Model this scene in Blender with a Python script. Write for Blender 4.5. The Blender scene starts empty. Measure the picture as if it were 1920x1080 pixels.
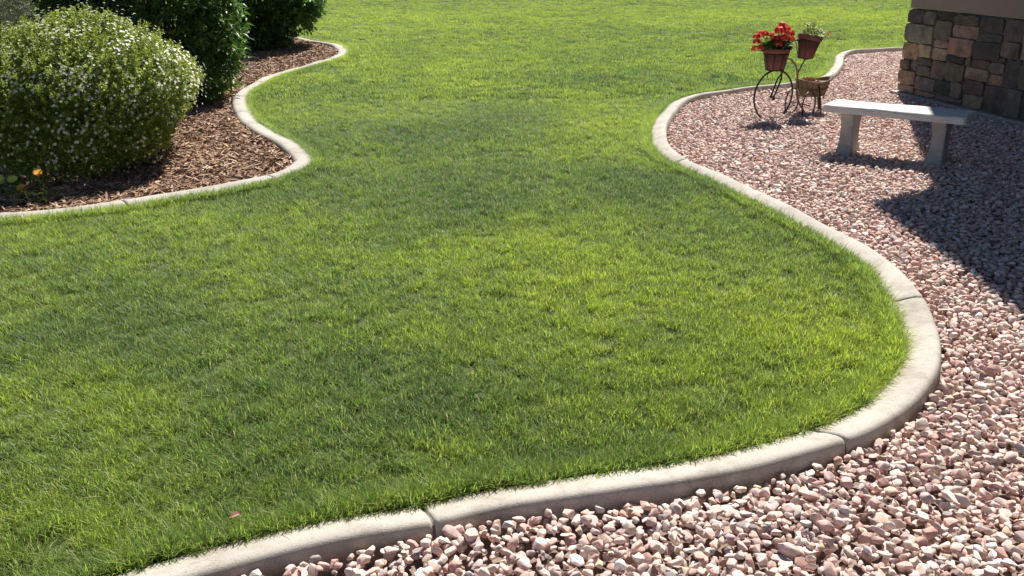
import bpy, bmesh, math, random
import numpy as np
from mathutils import Vector, Matrix, Euler
random.seed(7)
rng = np.random.default_rng(11)
R = math.radians
scene = bpy.context.scene
col = scene.collection

# ------------------------------------------------------------------ camera
CAM_H, PITCH, FOC = 1.6, R(20.2), 1749.0
cam_d = bpy.data.cameras.new('camera')
cam = bpy.data.objects.new('camera', cam_d); col.objects.link(cam)
cam.location = (0, 0, CAM_H); cam.rotation_euler = (R(90) - PITCH, 0, 0)
cam_d.sensor_width = 36; cam_d.lens = 36 * FOC / 1920
cam_d.clip_start = 0.05; cam_d.clip_end = 2000
scene.camera = cam
# ------------------------------------------------------------------ light
SUN_AZ, SUN_EL = R(18.6), R(50)        # azimuth measured from +Y towards +X
world = bpy.data.worlds.new('World'); scene.world = world; world.use_nodes = True
wn = world.node_tree
bg = wn.nodes['Background']
sky = wn.nodes.new('ShaderNodeTexSky'); sky.sky_type = 'NISHITA'; sky.sun_disc = False
sky.sun_elevation = SUN_EL; sky.sun_rotation = SUN_AZ
sky.altitude = 2200; sky.air_density = .75; sky.dust_density = .15; sky.ozone_density = 1.0
wn.links.new(sky.outputs[0], bg.inputs[0]); bg.inputs[1].default_value = 0.05
sd = bpy.data.lights.new('sun', 'SUN'); sd.energy = 5.0; sd.angle = R(0.5); sd.color = (1, 0.955, 0.88)
sun = bpy.data.objects.new('sun', sd); col.objects.link(sun)
sdir = Vector((math.sin(SUN_AZ) * math.cos(SUN_EL), math.cos(SUN_AZ) * math.cos(SUN_EL), math.sin(SUN_EL)))
sun.rotation_euler = sdir.to_track_quat('Z', 'Y').to_euler(); sun.location = (0, 0, 20)
scene.view_settings.view_transform = 'Standard'; scene.view_settings.look = 'None'
scene.view_settings.gamma = 1; scene.view_settings.exposure = 0.95
scene.render.engine = 'CYCLES'

# ------------------------------------------------------------------ helpers
def un(x, y, z=0.0):
    """a pixel of the 1920x1080 photograph -> point on the level z (used to survey the site)"""
    u = (x - 960) / FOC; v = (y - 540) / FOC
    dy = math.cos(PITCH) - v * math.sin(PITCH); dz = -math.sin(PITCH) - v * math.cos(PITCH)
    t = (z - CAM_H) / dz
    return (u * t, dy * t)

def tag(o, label=None, cat=None, group=None, kind=None):
    if label: o['label'] = label
    if cat: o['category'] = cat
    if group: o['group'] = group
    if kind: o['kind'] = kind
    return o

def empty(name, loc, rz=0, **k):
    o = bpy.data.objects.new(name, None); col.objects.link(o)
    o.location = loc; o.rotation_euler = (0, 0, rz); o.empty_display_size = .1
    return tag(o, **k)

def mesh_obj(name, v, f, mat=None, parent=None, smooth=False, link=True):
    me = bpy.data.meshes.new(name)
    me.from_pydata([tuple(map(float, p)) for p in v], [], [tuple(int(i) for i in q) for q in f]); me.update()
    if mat: me.materials.append(mat)
    if smooth: me.shade_smooth()
    o = bpy.data.objects.new(name, me)
    if link: col.objects.link(o)
    if parent: o.parent = parent
    return o

def bm_obj(name, bm, mat=None, parent=None, smooth=False, link=True):
    me = bpy.data.meshes.new(name); bm.to_mesh(me); bm.free()
    if mat: me.materials.append(mat)
    if smooth: me.shade_smooth()
    o = bpy.data.objects.new(name, me)
    if link: col.objects.link(o)
    if parent: o.parent = parent
    return o

def fast_mesh(name, V, Fq, mat=None, parent=None, smooth=False, attr=None, link=True):
    """V (n,3), Fq (m,k) with k constant"""
    V = np.asarray(V, dtype=np.float32); Fq = np.asarray(Fq, dtype=np.int32)
    me = bpy.data.meshes.new(name); k = Fq.shape[1]
    me.vertices.add(len(V)); me.vertices.foreach_set('co', V.ravel())
    me.loops.add(Fq.size); me.loops.foreach_set('vertex_index', Fq.ravel())
    me.polygons.add(len(Fq)); me.polygons.foreach_set('loop_start', np.arange(0, Fq.size, k, dtype=np.int32))
    me.update(calc_edges=True)
    if smooth: me.shade_smooth()
    if mat: me.materials.append(mat)
    if attr:
        for nm, arr in attr.items():
            a = me.attributes.new(nm, 'FLOAT', 'POINT'); a.data.foreach_set('value', np.asarray(arr, dtype=np.float32))
    o = bpy.data.objects.new(name, me)
    if link: col.objects.link(o)
    if parent: o.parent = parent
    return o

def tube_geo(path, r, n=8, closed=False, V=None, F=None):
    V = [] if V is None else V; F = [] if F is None else F
    P = [Vector(p) for p in path]; m = len(P); base = len(V)
    rs = r if isinstance(r, (list, tuple)) else [r] * m
    up = None
    for i, p in enumerate(P):
        if closed: t = P[(i + 1) % m] - P[i - 1]
        else: t = P[min(i + 1, m - 1)] - P[max(i - 1, 0)]
        t.normalize()
        if up is None:
            up = Vector((0, 0, 1)) if abs(t.z) < .9 else Vector((1, 0, 0))
        a = t.cross(up)
        if a.length < 1e-4: a = t.orthogonal()
        a.normalize(); b = a.cross(t).normalized(); up = b
        for k in range(n):
            w = 2 * math.pi * k / n
            V.append(p + (a * math.cos(w) + b * math.sin(w)) * rs[i])
    seg = m if closed else m - 1
    for i in range(seg):
        j = (i + 1) % m
        for k in range(n):
            l = (k + 1) % n
            F.append((base + i * n + k, base + i * n + l, base + j * n + l, base + j * n + k))
    if not closed:
        F.append(tuple(base + k for k in range(n))[::-1]); F.append(tuple(base + (m - 1) * n + k for k in range(n)))
    return V, F

def tube(name, paths, r, mat, parent, n=8, closed=False):
    V, F = [], []
    for p in paths: tube_geo(p, r, n, closed, V, F)
    return mesh_obj(name, V, F, mat, parent, smooth=True)

def lathe_geo(prof, n=24, cx=0, cy=0, V=None, F=None, lobes=0):
    V = [] if V is None else V; F = [] if F is None else F; base = len(V)
    for (r, z) in prof:
        for k in range(n):
            w = 2 * math.pi * k / n
            V.append((cx + r * math.cos(w), cy + r * math.sin(w), z))
    for i in range(len(prof) - 1):
        for k in range(n):
            l = (k + 1) % n
            F.append((base + i * n + k, base + i * n + l, base + (i + 1) * n + l, base + (i + 1) * n + k))
    return V, F

def catmull(pts, per=8):
    P = np.array(pts, float); out = []
    for i in range(len(P) - 1):
        p0 = P[max(i - 1, 0)]; p1 = P[i]; p2 = P[i + 1]; p3 = P[min(i + 2, len(P) - 1)]
        for k in range(per):
            t = k / per
            out.append(.5 * ((2 * p1) + (-p0 + p2) * t + (2 * p0 - 5 * p1 + 4 * p2 - p3) * t * t + (-p0 + 3 * p1 - 3 * p2 + p3) * t ** 3))
    out.append(P[-1]); return np.array(out)

def resample(P, step):
    d = np.r_[0, np.cumsum(np.linalg.norm(np.diff(P, axis=0), axis=1))]
    s = np.linspace(0, d[-1], max(2, int(d[-1] / step)))
    return np.c_[np.interp(s, d, P[:, 0]), np.interp(s, d, P[:, 1])], s

def in_poly(Q, poly):
    x, y = Q[:, 0], Q[:, 1]; c = np.zeros(len(Q), bool); n = len(poly)
    for i in range(n):
        x1, y1 = poly[i]; x2, y2 = poly[(i + 1) % n]
        if y1 == y2: continue
        m = ((y1 > y) != (y2 > y)) & (x < (x2 - x1) * (y - y1) / (y2 - y1) + x1)
        c ^= m
    return c

def dist_line(Q, L):
    best = np.full(len(Q), 1e9)
    for i in range(len(L) - 1):
        a = L[i]; b = L[i + 1]; ab = b - a; t = np.clip(((Q - a) @ ab) / (ab @ ab), 0, 1)
        d = np.hypot(*(Q - (a + t[:, None] * ab)).T); best = np.minimum(best, d)
    return best

def smooth_noise(Q, scale, seed):
    """cheap tileless value noise on (n,2)"""
    r = np.random.default_rng(seed); T = r.random((64, 64))
    p = Q / scale; i = np.floor(p).astype(int); f = p - i; f = f * f * (3 - 2 * f)
    g = lambda a, b: T[a % 64, b % 64]
    return ((g(i[:, 0], i[:, 1]) * (1 - f[:, 0]) + g(i[:, 0] + 1, i[:, 1]) * f[:, 0]) * (1 - f[:, 1]) +
            (g(i[:, 0], i[:, 1] + 1) * (1 - f[:, 0]) + g(i[:, 0] + 1, i[:, 1] + 1) * f[:, 0]) * f[:, 1])

def in_view(Q, m=1.3):
    return (np.abs(Q[:, 0]) < .56 * Q[:, 1] + m) & (Q[:, 1] > 1.2)

# ------------------------------------------------------------------ materials
def new_mat(name):
    m = bpy.data.materials.new(name); m.use_nodes = True
    nt = m.node_tree; return m, nt, nt.nodes['Principled BSDF']
def nd(nt, t, **k):
    n = nt.nodes.new(t)
    for a, v in k.items(): setattr(n, a, v)
    return n
def ramp(nt, fac, stops, interp='LINEAR'):
    r = nd(nt, 'ShaderNodeValToRGB'); r.color_ramp.interpolation = interp
    e = r.color_ramp.elements
    while len(e) < len(stops): e.new(.5)
    for q, (p, c) in zip(e, stops): q.position = p; q.color = (*c, 1)
    nt.links.new(fac, r.inputs[0]); return r
def noise(nt, vec, scale, detail=4, rough=.55):
    n = nd(nt, 'ShaderNodeTexNoise'); n.inputs['Scale'].default_value = scale
    n.inputs['Detail'].default_value = detail; n.inputs['Roughness'].default_value = rough
    if vec: nt.links.new(vec, n.inputs['Vector'])
    return n
def bump(nt, bs, h, strength, dist):
    b = nd(nt, 'ShaderNodeBump'); b.inputs['Strength'].default_value = strength; b.inputs['Distance'].default_value = dist
    nt.links.new(h, b.inputs['Height']); nt.links.new(b.outputs[0], bs.inputs['Normal'])
def mixc(nt, fac, a, b, mode='MIX'):
    m = nd(nt, 'ShaderNodeMix', data_type='RGBA', blend_type=mode)
    for s, v in ((0, fac), (6, a), (7, b)):
        if isinstance(v, (int, float)): m.inputs[s].default_value = v
        elif isinstance(v, tuple): m.inputs[s].default_value = (*v, 1)
        else: nt.links.new(v, m.inputs[s])
    return m.outputs[2]

def simple(name, c1, c2, scale=20, rough=.7, bs=.3, bd=.003, detail=5, metal=0):
    m, nt, b = new_mat(name)
    tc = nd(nt, 'ShaderNodeTexCoord'); n = noise(nt, tc.outputs['Object'], scale, detail)
    r = ramp(nt, n.outputs[0], [(.3, c1), (.7, c2)]); nt.links.new(r.outputs[0], b.inputs['Base Color'])
    b.inputs['Roughness'].default_value = rough; b.inputs['Metallic'].default_value = metal
    if bs: bump(nt, b, n.outputs[0], bs, bd)
    return m

def leafy(name, stops, transl=.35, rough=.5, tipattr=None, spec=.4, worldnoise=None):
    """foliage: colour from vertex attribute 'tone' (real leaf-to-leaf variation), translucent"""
    m, nt, b = new_mat(name)
    a = nd(nt, 'ShaderNodeAttribute', attribute_name='tone')
    r = ramp(nt, a.outputs['Fac'], stops)
    nt.links.new(r.outputs[0], b.inputs['Base Color']); b.inputs['Roughness'].default_value = rough
    b.inputs['Specular IOR Level'].default_value = spec
    t = nd(nt, 'ShaderNodeBsdfTranslucent'); h = nd(nt, 'ShaderNodeHueSaturation'); h.inputs['Value'].default_value = 1.5
    h.inputs['Saturation'].default_value = 1.15
    nt.links.new(r.outputs[0], h.inputs['Color']); nt.links.new(h.outputs[0], t.inputs[0])
    mx = nd(nt, 'ShaderNodeMixShader'); mx.inputs[0].default_value = transl
    nt.links.new(b.outputs[0], mx.inputs[1]); nt.links.new(t.outputs[0], mx.inputs[2])
    nt.links.new(mx.outputs[0], nt.nodes['Material Output'].inputs[0])
    return m

def grass_material():
    m, nt, b = new_mat('grass_blades')
    ti = nd(nt, 'ShaderNodeAttribute', attribute_type='INSTANCER', attribute_name='tint')
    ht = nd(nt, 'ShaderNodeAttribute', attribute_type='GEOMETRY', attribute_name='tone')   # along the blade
    bl = nd(nt, 'ShaderNodeAttribute', attribute_type='GEOMETRY', attribute_name='kind_of_blade')
    base = ramp(nt, ti.outputs['Fac'], [(0, (.075, .145, .045)), (.35, (.135, .220, .046)), (.6, (.215, .305, .046)), (1, (.325, .415, .046))])
    dry = mixc(nt, bl.outputs['Fac'], base.outputs[0], (.33, .29, .13))
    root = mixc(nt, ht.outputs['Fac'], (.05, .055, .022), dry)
    nt.links.new(root, b.inputs['Base Color']); b.inputs['Roughness'].default_value = .48
    b.inputs['Specular IOR Level'].default_value = .35
    t = nd(nt, 'ShaderNodeBsdfTranslucent'); h = nd(nt, 'ShaderNodeHueSaturation'); h.inputs['Value'].default_value = 1.9
    nt.links.new(root, h.inputs['Color']); nt.links.new(h.outputs[0], t.inputs[0])
    mx = nd(nt, 'ShaderNodeMixShader'); mx.inputs[0].default_value = .5
    nt.links.new(b.outputs[0], mx.inputs[1]); nt.links.new(t.outputs[0], mx.inputs[2])
    nt.links.new(mx.outputs[0], nt.nodes['Material Output'].inputs[0]); return m

def stone_material():
    m, nt, b = new_mat('river_rock')
    oi = nd(nt, 'ShaderNodeObjectInfo'); tc = nd(nt, 'ShaderNodeTexCoord')
    c = ramp(nt, oi.outputs['Random'], [
        (0, (.50, .33, .275)), (.14, (.55, .40, .33)), (.27, (.42, .26, .215)), (.36, (.58, .45, .375)), (.46, (.50, .37, .32)),
        (.56, (.40, .285, .255)), (.65, (.55, .44, .36)), (.73, (.47, .37, .345)), (.81, (.58, .48, .42)), (.86, (.38, .22, .18)),
        (.895, (.43, .38, .35)), (.93, (.27, .22, .21)), (.95, (.48, .36, .25)), (.975, (.68, .64, .59))], 'CONSTANT')
    mul = nd(nt, 'ShaderNodeVectorMath', operation='SCALE'); mul.inputs[0].default_value = (37, 91, 53)
    nt.links.new(oi.outputs['Random'], mul.inputs['Scale'])
    add = nd(nt, 'ShaderNodeVectorMath', operation='ADD'); nt.links.new(mul.outputs[0], add.inputs[0]); nt.links.new(tc.outputs['Object'], add.inputs[1])
    n = noise(nt, add.outputs[0], 55, 5, .65)
    v = ramp(nt, n.outputs[0], [(.25, (.70, .67, .66)), (.5, (1.16, 1.15, 1.16)), (.75, (1.42, 1.38, 1.34))])
    hs = nd(nt, 'ShaderNodeHueSaturation'); hs.inputs['Saturation'].default_value = .87; hs.inputs['Value'].default_value = 1.08; nt.links.new(c.outputs[0], hs.inputs['Color'])
    nt.links.new(mixc(nt, 1.0, hs.outputs[0], v.outputs[0], 'MULTIPLY'), b.inputs['Base Color'])
    n2 = noise(nt, add.outputs[0], 160, 4, .6); bump(nt, b, n2.outputs[0], .5, .002)
    b.inputs['Roughness'].default_value = .92; b.inputs['Specular IOR Level'].default_value = .25; return m

def concrete_material(name, c1, c2, scale=3, speck=True):
    m, nt, b = new_mat(name)
    g = nd(nt, 'ShaderNodeNewGeometry')
    n = noise(nt, g.outputs['Position'], scale, 6, .65); r = ramp(nt, n.outputs[0], [(.3, c1), (.65, c2)])
    n2 = noise(nt, g.outputs['Position'], 190, 3, .7)
    s = ramp(nt, n2.outputs[0], [(.3, (.62, .60, .57)), (.46, (1, 1, 1)), (.8, (1.05, 1.05, 1.04))])
    nt.links.new(mixc(nt, .8, r.outputs[0], s.outputs[0], 'MULTIPLY'), b.inputs['Base Color'])
    bump(nt, b, n2.outputs[0], .5, .0025); b.inputs['Roughness'].default_value = .85; return m

def wall_stone_material():
    m, nt, b = new_mat('veneer_stone')
    oi = nd(nt, 'ShaderNodeObjectInfo'); g = nd(nt, 'ShaderNodeNewGeometry')
    n = noise(nt, g.outputs['Position'], 9, 6, .7)
    v = ramp(nt, n.outputs[0], [(.30, (.42, .40, .40)), (.5, (1, .98, .95)), (.70, (1.6, 1.42, 1.15))])
    nt.links.new(mixc(nt, 1.0, oi.outputs['Color'], v.outputs[0], 'MULTIPLY'), b.inputs['Base Color'])
    n2 = noise(nt, g.outputs['Position'], 45, 5, .7); bump(nt, b, n2.outputs[0], .8, .006)
    b.inputs['Roughness'].default_value = .85; return m

def chip_material():
    m, nt, b = new_mat('bark_mulch')
    oi = nd(nt, 'ShaderNodeObjectInfo'); tc = nd(nt, 'ShaderNodeTexCoord')
    c = ramp(nt, oi.outputs['Random'], [(0, (.20, .115, .075)), (.2, (.36, .215, .13)), (.42, (.47, .315, .20)), (.62, (.29, .165, .10)),
                                        (.72, (.52, .39, .28)), (.86, (.62, .50, .37)), (.95, (.10, .06, .045))], 'CONSTANT')
    n = noise(nt, tc.outputs['Object'], 120, 4, .6); v = ramp(nt, n.outputs[0], [(.3, (.58, .54, .51)), (.7, (1.02, .96, .93))])
    nt.links.new(mixc(nt, 1.0, c.outputs[0], v.outputs[0], 'MULTIPLY'), b.inputs['Base Color'])
    b.inputs['Roughness'].default_value = .85; return m

M_grass = grass_material(); M_stone = stone_material(); M_chip = chip_material(); M_wstone = wall_stone_material()
M_curb = concrete_material('curb_concrete', (.35, .32, .28), (.43, .395, .35), 2.2)
def add_dirt(m):
    nt = m.node_tree; b = nt.nodes['Principled BSDF']; src = b.inputs['Base Color'].links[0].from_socket
    g = nd(nt, 'ShaderNodeNewGeometry'); sp = nd(nt, 'ShaderNodeSeparateXYZ'); nt.links.new(g.outputs['Position'], sp.inputs[0])
    n = noise(nt, g.outputs['Position'], 14, 6, .75)
    mr = nd(nt, 'ShaderNodeMapRange'); mr.inputs['From Min'].default_value = .052; mr.inputs['From Max'].default_value = .018
    nt.links.new(sp.outputs['Z'], mr.inputs['Value'])
    mu = nd(nt, 'ShaderNodeMath', operation='MULTIPLY'); nt.links.new(mr.outputs[0], mu.inputs[0]); nt.links.new(n.outputs[0], mu.inputs[1])
    c = mixc(nt, mu.outputs[0], src, (.16, .12, .09))
    n3 = noise(nt, g.outputs['Position'], 6, 8, .8); r3 = ramp(nt, n3.outputs[0], [(.38, (.72, .69, .64)), (.52, (1, 1, 1)), (.8, (1.04, 1.04, 1.03))])
    nt.links.new(mixc(nt, .9, c, r3.outputs[0], 'MULTIPLY'), b.inputs['Base Color'])
    v = nd(nt, 'ShaderNodeTexVoronoi'); v.inputs['Scale'].default_value = 95; nt.links.new(g.outputs['Position'], v.inputs['Vector'])
    pr = ramp(nt, v.outputs['Distance'], [(.10, (0, 0, 0)), (.22, (1, 1, 1))]); b2 = nd(nt, 'ShaderNodeBump'); b2.inputs['Strength'].default_value = .5; b2.inputs['Distance'].default_value = .003
    old = b.inputs['Normal'].links[0].from_socket; nt.links.new(pr.outputs[0], b2.inputs['Height']); nt.links.new(old, b2.inputs['Normal']); nt.links.new(b2.outputs[0], b.inputs['Normal'])
add_dirt(M_curb)
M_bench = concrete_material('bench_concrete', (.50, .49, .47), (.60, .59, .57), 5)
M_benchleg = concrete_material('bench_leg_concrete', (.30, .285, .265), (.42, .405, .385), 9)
M_found = concrete_material('foundation_concrete', (.30, .28, .26), (.38, .36, .34), 3)
M_stucco = concrete_material('stucco', (.23, .19, .155), (.26, .22, .18), 1.2)
M_mortar = simple('mortar', (.11, .095, .08), (.19, .165, .14), 30)
M_joint = simple('joint_filler', (.09, .08, .07), (.14, .12, .10), 60)
M_iron = simple('dark_iron', (.018, .015, .014), (.05, .035, .028), 60, .5, .3, .0008, metal=.3)
M_rust = simple('rusty_iron', (.16, .095, .06), (.26, .17, .11), 70, .7, .4, .001)
M_terra = simple('terracotta', (.17, .06, .042), (.24, .09, .06), 25, .75, .2, .002)
M_soil = simple('potting_soil', (.03, .02, .015), (.06, .04, .03), 60, .9, .8, .006)
M_coco = simple('coco_liner', (.16, .11, .055), (.30, .21, .11), 90, .9, .9, .006)
M_bark = simple('twig_bark', (.07, .05, .04), (.13, .10, .08), 40, .85, .4, .003)
M_fascia = simple('fascia_paint', (.45, .40, .34), (.48, .43, .37), 6, .6, 0)
M_shingle = simple('roof_shingle', (.10, .09, .085), (.18, .16, .15), 12, .9, .5, .01)
M_far = simple('soil_under_gravel', (.15, .10, .085), (.28, .20, .17), 40, .9, .6, .01)
M_bedsoil = simple('bed_soil', (.07, .045, .032), (.16, .10, .07), 45, .95, .8, .01)
M_leafA = leafy('spirea_leaf', [(0, (.07, .11, .022)), (.5, (.21, .27, .055)), (1, (.42, .46, .13))], .28)
M_leafB = leafy('dogwood_leaf', [(0, (.05, .095, .028)), (.6, (.085, .155, .040)), (1, (.15, .235, .062))], .35, .42, spec=.4)
M_leafC = leafy('lilac_leaf', [(0, (.045, .095, .028)), (.6, (.08, .16, .04)), (1, (.14, .24, .06))], .35, .42, spec=.4)
M_needle = leafy('silver_green_needle', [(0, (.09, .12, .07)), (1, (.19, .22, .14))], .25)
M_gerleaf = leafy('geranium_leaf', [(0, (.03, .07, .02)), (1, (.09, .16, .04))], .3)
M_petalw = leafy('white_petal', [(0, (.62, .62, .42)), (1, (.85, .85, .72))], .3)
M_petalr = leafy('red_petal', [(0, (.38, .012, .015)), (.5, (.72, .04, .035)), (.8, (.82, .13, .10)), (1, (.88, .34, .28))], .3)
M_petalo = leafy('orange_petal', [(0, (.75, .27, .05)), (1, (.85, .45, .07))], .2)
M_petaly = leafy('yellow_petal', [(0, (.50, .56, .10)), (1, (.68, .72, .16))], .2)
M_petalp = leafy('pale_leaf', [(0, (.10, .15, .04)), (.6, (.25, .32, .10)), (1, (.55, .55, .30))], .3)
M_succ = leafy('reddish_succulent', [(0, (.12, .03, .03)), (.5, (.28, .09, .07)), (1, (.12, .15, .05))], .2)
M_dead = simple('dead_leaf', (.27, .14, .085), (.38, .22, .14), 60, .8)

# lawn ground
def lawn_material():
    m, nt, b = new_mat('lawn_ground')
    g = nd(nt, 'ShaderNodeNewGeometry'); n = noise(nt, g.outputs['Position'], 1.1, 6, .6)
    n2 = noise(nt, g.outputs['Position'], 60, 4, .7)
    r = ramp(nt, n.outputs[0], [(.3, (.045, .075, .018)), (.7, (.085, .13, .025))])
    s = ramp(nt, n2.outputs[0], [(.3, (.5, .5, .5)), (.7, (1.3, 1.2, 1))])
    nt.links.new(mixc(nt, 1.0, r.outputs[0], s.outputs[0], 'MULTIPLY'), b.inputs['Base Color'])
    b.inputs['Roughness'].default_value = .95; bump(nt, b, n2.outputs[0], .8, .02); return m
M_lawn = lawn_material()

# ------------------------------------------------------------------ site lines (surveyed at kerb-top height)
ZC = .075
right_px = [(-260, 1290), (-60, 1207), (150, 1118), (288, 1072), (436, 1033), (597, 993), (672, 977), (820, 953), (893, 933), (1050, 914), (1200, 892), (1350, 867),
            (1450, 843), (1562, 809), (1645, 764), (1693, 727), (1722, 683), (1728, 639), (1718, 597), (1703, 565), (1680, 531), (1654, 500),
            (1604, 464), (1535, 427), (1488, 402), (1413, 366), (1325, 324), (1271, 299), (1241, 276), (1233, 250), (1238, 226),
            (1260, 199), (1289, 181), (1361, 167.5), (1430, 160), (1498, 153), (1548, 141), (1569, 121), (1573, 104), (1590, 95), (1640, 91), (1700, 88), (1780, 85), (1900, 81)]
left_px = [(330, 62), (450, 64), (540, 68), (598, 77), (627, 82), (645, 95), (630, 108), (588, 120), (517, 141), (481, 158), (459, 172), (452, 186), (455, 202),
           (466, 220), (489, 239), (533, 263), (561, 282), (573, 299), (553, 315), (514, 330), (430, 349), (310, 368), (219, 383), (110, 395), (0, 404), (-220, 420), (-420, 432)]
LR, sR = resample(catmull([un(x, y, ZC) for x, y in right_px]), .03)
LL, sL = resample(catmull([un(x, y, ZC) for x, y in left_px]), .03)
def smooth_line(L, k=5):
    P = L.copy()
    for _ in range(k): P[1:-1] = (P[:-2] + 2 * P[1:-1] + P[2:]) / 4
    return P
LR = smooth_line(LR, 12); LL = smooth_line(LL, 8)
W = .17
gravel_poly = np.vstack([LR, [[16, LR[-1][1]], [16, -3], [-2, -3]]])
bed_poly = np.vstack([LL, [[-16, LL[-1][1]], [-16, LL[0][1]]]])

# ------------------------------------------------------------------ ground sheets
def sheet(name, poly, z, mat, **k):
    bm = bmesh.new(); vs = [bm.verts.new((p[0], p[1], z)) for p in poly]
    f = bm.faces.new(vs); bmesh.ops.triangulate(bm, faces=[f]); bmesh.ops.recalc_face_normals(bm, faces=bm.faces)
    for q in bm.faces:
        if q.normal.z < 0: q.normal_flip()
    o = bm_obj(name, bm, mat); return tag(o, **k)
ground = mesh_obj('lawn', [(-400, -40, -.03), (400, -40, -.03), (400, 900, -.03), (-400, 900, -.03)], [(0, 1, 2, 3)], M_lawn); tag(ground, kind='structure')
# lawn soil raised to kerb foot: ring sheet built as a grid without the beds
def lawn_soil():
    xs = np.r_[np.arange(-400, -20, 20), np.arange(-20, 20, .1), np.arange(20, 401, 20)]
    ys = np.r_[np.arange(-2, 32, .1), np.arange(32, 900, 30)]
    X, Y = np.meshgrid(xs, ys); Q = np.c_[X.ravel(), Y.ravel()]
    near = (np.abs(Q[:, 0]) < 18) & (Q[:, 1] < 31)
    hole = np.zeros(len(Q), bool); qn = Q[near]
    cm = lambda L: (in_poly(qn, L))
    h = in_poly(qn, gravel_poly) | in_poly(qn, bed_poly)
    hole[near] = h; hole[(Q[:, 0] >= 16) & (Q[:, 1] < 22)] = False
    nx = len(xs); I = np.arange(len(Q)).reshape(len(ys), nx)
    a, b, c, d = I[:-1, :-1].ravel(), I[:-1, 1:].ravel(), I[1:, 1:].ravel(), I[1:, :-1].ravel()
    keep = ~(hole[a] | hole[b] | hole[c] | hole[d])
    Z = .032 + .012 * smooth_noise(Q, .6, 3) ; Z[~near] = .03
    F = np.c_[a, b, c, d][keep]
    o = fast_mesh('lawn_soil', np.c_[Q, Z], F, M_lawn, smooth=True); o.parent = ground; return o
lawn_soil()
gravel = sheet('gravel_bed', gravel_poly, -.012, M_far, kind='structure')
mulch = sheet('mulch_bed', bed_poly, .012, M_bedsoil, kind='structure')

# ------------------------------------------------------------------ concrete kerbs
def kerb(name, L, high_side, joints_px, label, group=None):
    """profile: t from lawn side (0) to bed side (1). high_side=+1: bed lies on the right of travel"""
    prof = [(-.002, -.03), (0, .038), (.012, .052), (.05, .061), (.088, .076), (.122, .085), (.143, .0855), (.154, .080), (.160, .068), (.164, .045), (.167, .01), (.171, -.03)]
    if name == 'bed_kerb':
        prof = [(-.002, -.03), (0, .045), (.012, .060), (.05, .068), (.088, .076), (.12, .080), (.142, .078), (.158, .068), (.166, .05), (.171, .02), (.171, -.03)]
    if name == 'bed_kerb': prof = [((t - .085) * 1.12 + .085, z) for t, z in prof]
    T = np.gradient(L, axis=0); T /= np.linalg.norm(T, axis=1)[:, None]
    N = np.c_[T[:, 1], -T[:, 0]] * high_side       # towards the bed
    root = empty(name, (float(L[len(L) // 2][0]), float(L[len(L) // 2][1]), 0), label=label, cat='kerb')
    off = np.array([L[len(L) // 2][0], L[len(L) // 2][1], 0])
    cuts = [0]
    for p in joints_px:
        q = np.array(un(p[0], p[1], ZC)); cuts.append(int(np.argmin(np.hypot(*(L - q).T))))
    cuts.append(len(L) - 1); cuts = sorted(set(cuts))
    d = np.r_[0, np.cumsum(np.linalg.norm(np.diff(L, axis=0), axis=1))]
    for a, b in zip(cuts[:-1], cuts[1:]):
        s = [d[a] + .003, d[a] + .007] + list(np.linspace(d[a] + .014, d[b] - .014, max(3, b - a))) + [d[b] - .007, d[b] - .003]
        V, F = [], []
        m = len(prof)
        for i, ss in enumerate(s):
            x = np.interp(ss, d, L[:, 0]); y = np.interp(ss, d, L[:, 1])
            n = np.array([np.interp(ss, d, N[:, 0]), np.interp(ss, d, N[:, 1])]); n /= np.linalg.norm(n)
            edge = {0: .010, 1: .003, len(s) - 1: .010, len(s) - 2: .003}.get(i, 0)
            wob = .004 * math.sin(ss * 3.1 + 1) + .003 * math.sin(ss * 7.7)
            for (t, z) in prof:
                tt = (t - .085) * (1 - edge * 6) ; zz = z - edge * (1 if z > .02 else 0) + wob * (z > .02)
                V.append((x + n[0] * tt - off[0], y + n[1] * tt - off[1], zz))
        for i in range(len(s) - 1):
            for k in range(m - 1): F.append((i * m + k, i * m + k + 1, (i + 1) * m + k + 1, (i + 1) * m + k))
        F.append(tuple(range(m))); F.append(tuple((len(s) - 1) * m + k for k in range(m))[::-1])
        o = mesh_obj('kerb_section', V, F, M_curb, root)
        bm = bmesh.new(); bm.from_mesh(o.data); bmesh.ops.recalc_face_normals(bm, faces=bm.faces)
        for f in bm.faces: f.smooth = len(f.verts) == 4
        bm.to_mesh(o.data); bm.free()
    # dark joint filler
    for c in cuts[1:-1]:
        x, y = L[c]; n = N[c]; t = T[c]; V = []
        pr = [(p[0], p[1] - .016) for p in prof[1:-1]]
        for e in (-.004, .004):
            V += [(x + n[0] * (p - .085) * .96 + t[0] * e - off[0], y + n[1] * (p - .085) * .96 + t[1] * e - off[1], max(z, -.02)) for p, z in pr]
        k = len(pr)
        F = [(i, i + 1, k + i + 1, k + i) for i in range(k - 1)] + [tuple(range(k)), tuple(range(k, 2 * k))[::-1]]
        mesh_obj('control_joint', V, F, M_joint, root)
    return root
kerb('gravel_kerb', LR, 1, [(811, 962), (1575, 824), (1707, 563), (1271, 300), (1233, 240), (1362, 167), (1573, 106)],
     'pale cream concrete kerb curving between the lawn and the pink gravel bed')
kerb('bed_kerb', LL, 1, [(514, 331), (456, 210), (489, 153), (588, 120), (240, 380)],
     'pale cream concrete kerb around the brown mulch bed on the left')

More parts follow.
